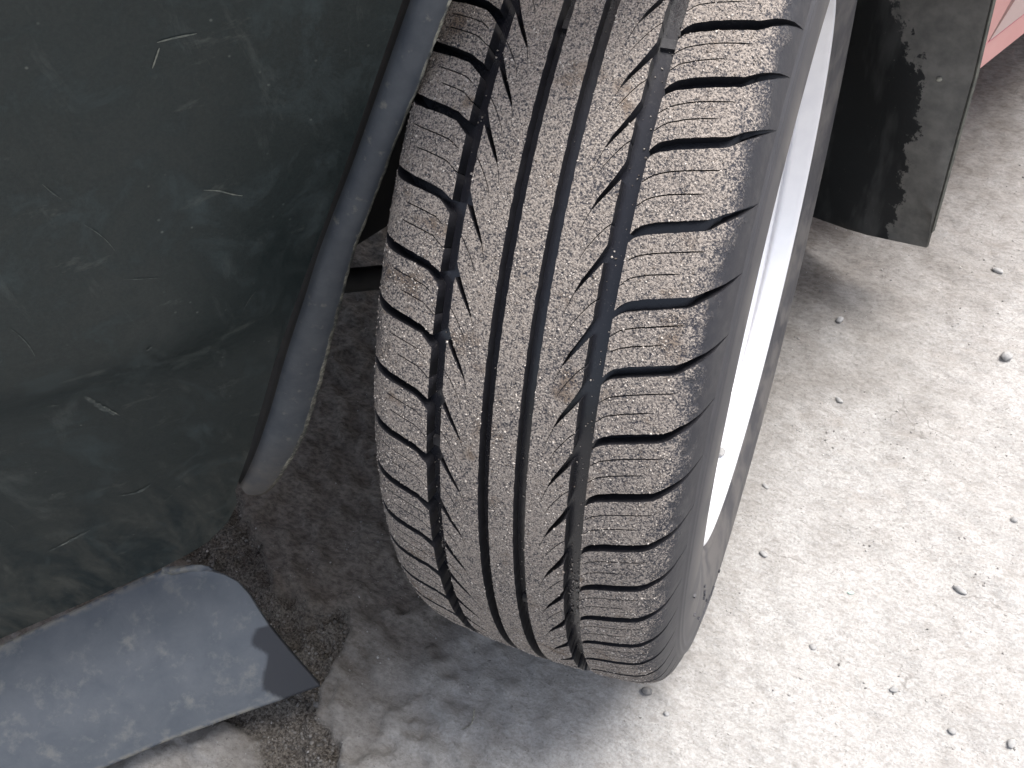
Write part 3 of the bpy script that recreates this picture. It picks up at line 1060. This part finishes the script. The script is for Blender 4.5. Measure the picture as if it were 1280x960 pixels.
bumper = mesh_obj('bumper', verts, faces, M['bumper'], car)
bumper['label'] = 'dark greenish scuffed plastic bumper corner'

# rolled lip along the wheel opening
LM = [(-0.2455, 0.5150), (-0.2284, 0.4788), (-0.2086, 0.4415), (-0.1873, 0.3959), (-0.1534, 0.3250), (-0.1199, 0.2562), (-0.0849, 0.1768), (-0.0444, 0.0891), (-0.0128, 0.0289)]
LO = [(-0.2560, 0.5100), (-0.2397, 0.4727), (-0.2199, 0.4339), (-0.1969, 0.3869), (-0.1639, 0.3208), (-0.1326, 0.2571), (-0.0986, 0.1645), (-0.0700, 0.0890), (-0.0350, 0.0265), (-0.0150, 0.0000)]


def resamp(poly, n):
    p = np.array(poly); d = np.r_[0, np.cumsum(np.hypot(*np.diff(p, axis=0).T))]
    t = np.linspace(0, d[-1], n)
    q = np.stack([np.interp(t, d, p[:, 0]), np.interp(t, d, p[:, 1])], -1)
    for _ in range(6):
        q[1:-1] = (q[:-2] + 2 * q[1:-1] + q[2:]) / 4
    return q


NL = 150
rc_, lm_, lo_ = resamp(REC, NL), resamp(LM, NL), resamp(LO, NL)
sec = [(-0.02, -0.026), (0.09, -0.022), (0.14, -0.012), (0.18, -0.004), (0.25, 0.0005), (0.38, 0.0034), (0.55, 0.0052), (0.72, 0.0062), (0.80, 0.0064), (0.890, 0.0064),
       (1.00, 0.0060), (1.03, 0.0020), (1.015, -0.0045), (0.99, -0.0300), (0.96, -0.060)]
lv = []
for i in range(NL):
    f_ = i / (NL - 1)
    sh = 1.0 - 0.55 * max(0, (f_ - 0.95) / 0.05)
    tip = 1.0 - 0.30 * max(0, (f_ - 0.86) / 0.14) ** 1.5 - 0.35 * max(0, (f_ - 0.965) / 0.035) ** 2
    for j, (t, o) in enumerate(sec):
        p = rc_[i] * (1 - t * tip) + lo_[i] * t * tip
        t *= 0.88 + 0.12 * min(1.0, f_ / 0.45)
        p = rc_[i] * (1 - t * tip) + lo_[i] * t * tip
        if 9 <= j <= 12:
            wv = math.sin(i * .31) * .5 + math.sin(i * .83 + 1) * .35 + random.uniform(-.9, .9)
            big = 0.0022 * (math.sin(i * .12 + 2) * max(0, (f_ - .55)) * 2.4)
            p = p + (lo_[i] - rc_[i]) / np.linalg.norm(lo_[i] - rc_[i] + 1e-9) * (wv * 0.00045 + big * 0.6)
        po = panel_off(np.array(p[0]), np.array(p[1])) * 0.3
        lv.append(bp(p[0], p[1], o * sh + float(po) - (1 - sh) * 0.004)[:])
lf = grid_faces(NL, len(sec))
li = [1 if 9 <= (k % (len(sec) - 1)) <= 11 else (2 if (k % (len(sec) - 1)) < 3 else 0) for k in range(len(lf))]
lf = [tuple(reversed(f)) for f in lf]
lip = mesh_obj('arch_lip', lv, lf, [M['lip'], M['lip_edge'], M['dark']], bumper, li)
lip['label'] = 'rolled grey lip with a rough dusty edge'

# scratches and scuffs
def scratch(pts, wmm, mat='scuff', jag=.35):
    vv = []
    pts = resamp(pts, max(6, len(pts) * 4))
    t = np.gradient(pts, axis=0); t /= np.linalg.norm(t, axis=1)[:, None] + 1e-9
    nn = np.stack([-t[:, 1], t[:, 0]], -1)
    N = len(pts)
    for i in range(N):
        hw = wmm * .0005 * math.sin(math.pi * (i + .4) / (N - .2)) ** .6 * random.uniform(1 - jag, 1 + jag)
        for sg in (-1, 1):
            q = pts[i] + nn[i] * hw * sg
            vv.append(bp(q[0], q[1], float(panel_off(np.array(q[0]), np.array(q[1]))) + .0004)[:])
    ff = [(2 * i, 2 * i + 1, 2 * i + 3, 2 * i + 2) for i in range(N - 1)]
    return mesh_obj('scratch', vv, ff, M[mat], bumper, None, False)


scratch([(-0.073, 0.3323), (-0.0792, 0.3283), (-0.083, 0.3235), (-0.088, 0.3192)], .75)
scratch([(-0.0795, 0.408), (-0.0856, 0.4077), (-0.0946, 0.4064)], 1.0)
scratch([(-0.074, 0.398), (-0.0795, 0.4055)], .7)
scratch([(0.0298, 0.2102), (0.0290, 0.1975), (0.0249, 0.1800)], 2.4, 'faint', .85)
scratch([(0.0290, 0.2000), (0.0262, 0.1900), (0.0230, 0.1775)], 1.0, 'scuff', .85)
scratch([(0.052, 0.2150), (0.044, 0.2110)], 1.2, 'faint', .7)
scratch([(0.1195, 0.0522), (0.1019, 0.0557), (0.088, 0.060)], 2.6, 'faint', .85)
scratch([(0.110, 0.054), (0.104, 0.0555)], 1.2, 'scuff', .85)
scratch([(0.058, 0.090), (0.046, 0.084), (0.036, 0.089)], 2.2, 'faint', .85)
random.seed(21)
for _ in range(40):
    a0, b0 = random.uniform(-0.09, 0.22), random.uniform(-0.02, 0.44)
    if a0 < np.interp(b0, [q[1] for q in REC[::-1]], [q[0] for q in REC[::-1]]) + 0.02:
        continue
    an = random.choice((random.gauss(2.4, .35), random.gauss(1.0, .5), random.uniform(0, 3.1)))
    ln = random.uniform(.004, .014) if random.random() < .7 else random.uniform(.012, .022)
    cu = random.uniform(-.3, .3)
    pts = [(a0 + ln * t * math.cos(an + cu * t), b0 + ln * t * math.sin(an + cu * t)) for t in (0, .35, .7, 1)]
    if min(p[0] for p in pts) < np.interp(pts[3][1], [q[1] for q in REC[::-1]], [q[0] for q in REC[::-1]]) + 0.015:
        continue
    scratch(pts, random.uniform(.22, .55) * (2.2 if ln < .009 and random.random() < .35 else 1), 'faint', .7)

# ---------------- air dam (lip below the bumper)
DT = [(-0.2860, -0.2560, 0.117), (-0.3020, -0.2640, 0.1155), (-0.3224, -0.2782, 0.114), (-0.3646, -0.3261, 0.113), (-0.4051, -0.3721, 0.112), (-0.55, -0.53, 0.110)]
DB = [(-0.1859, -0.2994, 0.040), (-0.2105, -0.3200, 0.040), (-0.2355, -0.3408, 0.040), (-0.2833, -0.3824, 0.040), (-0.3144, -0.4129, 0.040), (-0.46, -0.550, 0.040)]
NA, NB = 140, 60


def resamp3(poly, n):
    p = np.array(poly); d = np.r_[0, np.cumsum(np.linalg.norm(np.diff(p, axis=0), axis=1))]
    t = np.linspace(0, 1, n) ** 1.25 * d[-1]
    return np.stack([np.interp(t, d, p[:, i]) for i in range(3)], -1)


dt, db = resamp3(DT, NA), resamp3(DB, NA)
dv, dark_patch, rd = [], [], []
DARKP = [(0.058, 0.455), (0.060, 0.62), (0.047, 0.80), (0.049, 0.93), (0.054, 1.2), (-.05, 1.2), (-.05, 0.455)]
for i in range(NA):
    for j in range(NB):
        t = j / (NB - 1)
        p = dt[i] * (1 - t) + db[i] * t
        p = p + np.array((0.30, -0.30, 0.62)) * 0.022 * math.sin(math.pi * t)
        # rounded upper corner
        along = dt[-1] - dt[0]; along = along / np.linalg.norm(along)
        cc = np.interp(t, [0, .03, .07, .13, .20, .30, .5, 1], [.034, .019, .009, .001, -.004, -.005, -.002, 0])
        p = p + along * cc * max(0, 1 - i / (NA * .42)) ** 1.5
        L_ = np.linalg.norm(dt[i] * (1 - t) + db[i] * t - (dt[0] * (1 - t) + db[0] * t))
        dv.append(p)
        nz = (vnoise(np.array(L_), np.array(t * .12), .012, 61) - .5) * .012
        x_ = L_ + float(nz)
        wt = np.interp(t, [0.0, .48, .52, .62, .70, .80, .90, 1.0], [-.02, -.012, .012, .018, .017, .033, .040, .030])
        dark_patch.append(float(np.clip((wt - x_) / .003 + .5, 0, 1)))
        rd.append(float(max(np.clip(1 - t / .045, 0, 1), np.clip(1 - (1 - t) / .03, 0, 1) * (L_ > .05))))
dv = np.array(dv)
df = grid_faces(NA, NB)
dam = mesh_obj('air_dam', dv, df, M['dam'], car, None, True, {'dark_patch': dark_patch, 'rimdust': rd})
sol = dam.modifiers.new('thickness', 'SOLIDIFY'); sol.thickness = 0.005; sol.offset = -1
dam['label'] = 'grey blue plastic air dam with a dark patch at its corner'

# ---------------- mud flap behind the wheel
FR = 0.36
fo = [(0.0420, 0.0690), (0.0370, 0.2045), (0.0345, 0.262), (0.0305, 0.3320), (0.024, 0.42), (0.02, 0.50), (-0.26, 0.50), (-0.26, 0.0), (-0.088, 0.0380), (-0.02, 0.0525)]
gp = [(a, b) for a in np.arange(-0.25, 0.05, 0.012) for b in np.arange(0.0, 0.5, 0.012)]
P, T, BE = cdt(fo, [], gp)


def flap_pt(d, z, o=0.0):
    bow = 0.010 * ((d + 0.02) / 0.12) ** 2 - 0.03 * max(0, z - 0.25) ** 1.5
    fold = 0.004 * math.exp(-((z - (0.112 + d * 0.16)) / 0.004) ** 2) - 0.012 * max(0.0, (0.112 + d * 0.16) - z)
    bump_ = 0.0035 * math.sin(d * 38 + z * 9) * math.sin(z * 21)
    return cp(FR + bow * 0.4 - fold * 0.6 + bump_ + o, d, z)


fr = np.array([flap_pt(d, z)[:] for d, z in P]); bk = np.array([flap_pt(d, z, .004)[:] for d, z in P])
n = len(P); bi = sorted({i for e in BE for i in e}); ix = {b: i for i, b in enumerate(bi)}; m = len(bi)
verts = np.concatenate([fr, bk, fr[bi], bk[bi]])
faces = [tuple(t) for t in T] + [tuple(n + q for q in reversed(t)) for t in T] + [(2 * n + ix[b], 2 * n + ix[a], 2 * n + m + ix[a], 2 * n + m + ix[b]) for a, b in BE]
mi = [0] * (2 * len(T)) + [1] * len(BE)
nrm = np.cross(fr[T[0][1]] - fr[T[0][0]], fr[T[0][2]] - fr[T[0][0]])
if nrm @ np.array((-REAR)[:]) < 0:
    faces = [tuple(reversed(f)) for f in faces]
dus = lambda d, z: 0.5 + (d - (-0.005 - 0.06 * np.clip((z - 0.23) / 0.1, 0, 1) + 0.012 * np.clip((0.12 - z) / .06, 0, 1))) / 0.11
dsv = dus(P[:, 0], P[:, 1])
flap = mesh_obj('mud_flap', verts, faces, [M['flap'], M['flapedge']], car, mi, True, {'dusty': np.concatenate([dsv, dsv, dsv[bi], dsv[bi]])})
flap['label'] = 'black mud flap with dried dust on its outer half'
b = bmesh.new(); bmesh.ops.create_uvsphere(b, u_segments=12, v_segments=8, radius=1)
b.transform(Matrix.Diagonal((.0026, .0015, .0022, 1)))
me = bpy.data.meshes.new('screw'); b.to_mesh(me); b.free(); me.materials.append(M['edge'])
sc_ = bpy.data.objects.new('screw', me); C.objects.link(sc_); sc_.parent = flap
sc_.location = flap_pt(0.008, 0.252, -0.001)
# stiffened outer edge turned backwards, ending short of the flap's foot
ev, ef = [], []
edge_l = [(0.0412, 0.090), (0.0372, 0.2045), (0.0347, 0.262), (0.0307, 0.332), (0.0242, 0.42), (0.0202, 0.50)]
for d, z in edge_l:
    for o, dd_ in ((-.0005, .0006), (-.0005, .0018), (.0045, .0018), (.0045, .0006)):
        ev.append(flap_pt(d + dd_, z, o)[:])
for i in range(len(edge_l) - 1):
    for j in range(4):
        ef.append((i * 4 + j, i * 4 + (j + 1) % 4, i * 4 + 4 + (j + 1) % 4, i * 4 + 4 + j))
ef += [(3, 2, 1, 0), tuple(len(ev) - 4 + i for i in range(4))]
mesh_obj('edge_strip', ev, ef, M['flapedge'], flap, None, False)


# ---------------- sheet-metal parts
def strip_part(name, section, rcs, mat, label=None, closed_thick=0.003, parent=car, smooth=False):
    """section: (d, z) polyline extruded along the car between rear-coordinates rcs"""
    vv = []
    for rc in rcs:
        for d, z in section:
            vv.append(cp(rc, d, z)[:])
    ff = grid_faces(len(rcs), len(section))
    ob = mesh_obj(name, vv, ff, mat, parent, None, smooth)
    s_ = ob.modifiers.new('thickness', 'SOLIDIFY'); s_.thickness = closed_thick; s_.offset = 1
    if label:
        ob['label'] = label
    return ob


# sill and door behind the flap
strip_part('sill', [(-0.30, 0.175), (-0.040, 0.172), (-0.0215, 0.180), (-0.0190, 0.2130)], [0.415, 0.8, 1.4, 2.0], M['red'], 'faded red sill with its lower edge above the ground')
strip_part('sill_seam', [(-0.0190, 0.2136), (-0.0170, 0.2155), (-0.0165, 0.2168)], [0.415, 0.8, 1.4, 2.0], M['seam'])
strip_part('door', [(-0.0165, 0.2175), (-0.006, 0.262), (0.020, 0.36), (0.035, 0.50), (0.030, 0.70), (0.005, 0.86)], [0.4975, 0.8, 1.4, 1.6], M['pale'], 'dusty pale red door skin above the sill')
# front wing, with the wheel opening cut out
WR = 0.335
fv, ff = [], []
NF = 48
for i in range(NF):
    a = R_(24 + 88 * i / (NF - 1))            # 0 = towards the tail
    c_, s_ = math.cos(a), math.sin(a)
    r0 = (WR * c_, LR + WR * s_)
    for j in range(8):
        t = j / 7
        # push out to the wing's outline rectangle
        ox = np.clip(r0[0] * (1 + t * 1.0), -0.46, 0.492)
        oz = np.clip(r0[1] + max(0, s_) * t * 0.40, 0.1, 0.86) if s_ > 0 else r0[1]
        oz = min(oz, 0.86)
        d = 0.028 + 0.048 * min(1, max(0, (0.10 - ox) / 0.14)) + 0.012 * math.sin(math.pi * min(1, max(0, (oz - .3) / .56))) - 0.10 * max(0, -(ox + .20)) - 0.035 * max(0, (0.40 - oz) / .2) * (ox > 0)  # unseen front flare, pushed out to shade the tyre's upper left
        fv.append(cp(ox, d, oz)[:])
ff = grid_faces(NF, 8)
fend = mesh_obj('wing', fv, ff, M['red'], car)
s_ = fend.modifiers.new('thickness', 'SOLIDIFY'); s_.thickness = .002; s_.offset = -1
fend['label'] = 'faded red front wing round the wheel opening'
strip_part('wing_corner', [(-0.0300, 0.185), (-0.0165, 0.2175), (-0.008, 0.262), (0.010, 0.345)], [0.420, 0.4935], M['red'])
# liner of the wheel opening
vv = []
NF = 40
for i in range(NF):
    a = R_(38 + 134 * i / (NF - 1))
    d_out = 0.010 - 0.21 * min(1, max(0, (math.degrees(a) - 96) / 60))
    for q_ in (0, .3, .6, .94, 1.0):
        d = d_out + (-0.27 - d_out) * q_
        rr = 0.350 if q_ < 1 else 0.12
        vv.append(cp(rr * math.cos(a), d, LR + rr * math.sin(a))[:])
ob = mesh_obj('wheel_arch_liner', vv, grid_faces(NF, 5), M['dark'], car)
# bonnet, underbody, drive arm
strip_part('bonnet', [(0.020, 0.862), (-0.10, 0.90), (-0.55, 0.925), (-1.0, 0.90), (-1.25, 0.862)], [-0.55, -0.2, 0.2, 0.49], M['red'], 'faded red bonnet above the wheel', smooth=True)
strip_part('underbody', [(-0.27, 0.20), (-0.27, 0.55), (-0.75, 0.55), (-1.2, 0.20)], [-0.35, 0.0, 0.42], M['dark'])
strip_part('floor_pan', [(-0.05, 0.19), (-0.6, 0.19), (-1.2, 0.19)], [0.42, 1.2, 2.4], M['dark'])


def tube(name, a, b, r0, r1, mat, parent=car, n=16):
    a, b = Vector(a), Vector(b)
    d = (b - a).normalized()
    u = d.orthogonal().normalized(); v_ = d.cross(u)
    vv = []
    for p, r in ((a, r0 * .6), (a + d * .003, r0), (b - d * .003, r1), (b, r1 * .6)):
        for i in range(n):
            t = 2 * math.pi * i / n
            vv.append((p + u * math.cos(t) * r + v_ * math.sin(t) * r)[:])
    ff_ = [(k_ * n + i, k_ * n + (i + 1) % n, (k_ + 1) * n + (i + 1) % n, (k_ + 1) * n + i) for k_ in range(3) for i in range(n)]
    ff_ += [tuple(range(n))[::-1], tuple(3 * n + i for i in range(n))]
    return mesh_obj(name, vv, ff_, mat, parent)


tube('steering_rod', (-0.05, 0.065, 0.215), (-0.62, -0.155, 0.185), .0105, .0105, M['dark'])
tube('drive_shaft', (-0.02, 0.0, 0.279), (-0.55, 0.26, 0.285), .014, .014, M['dark'])
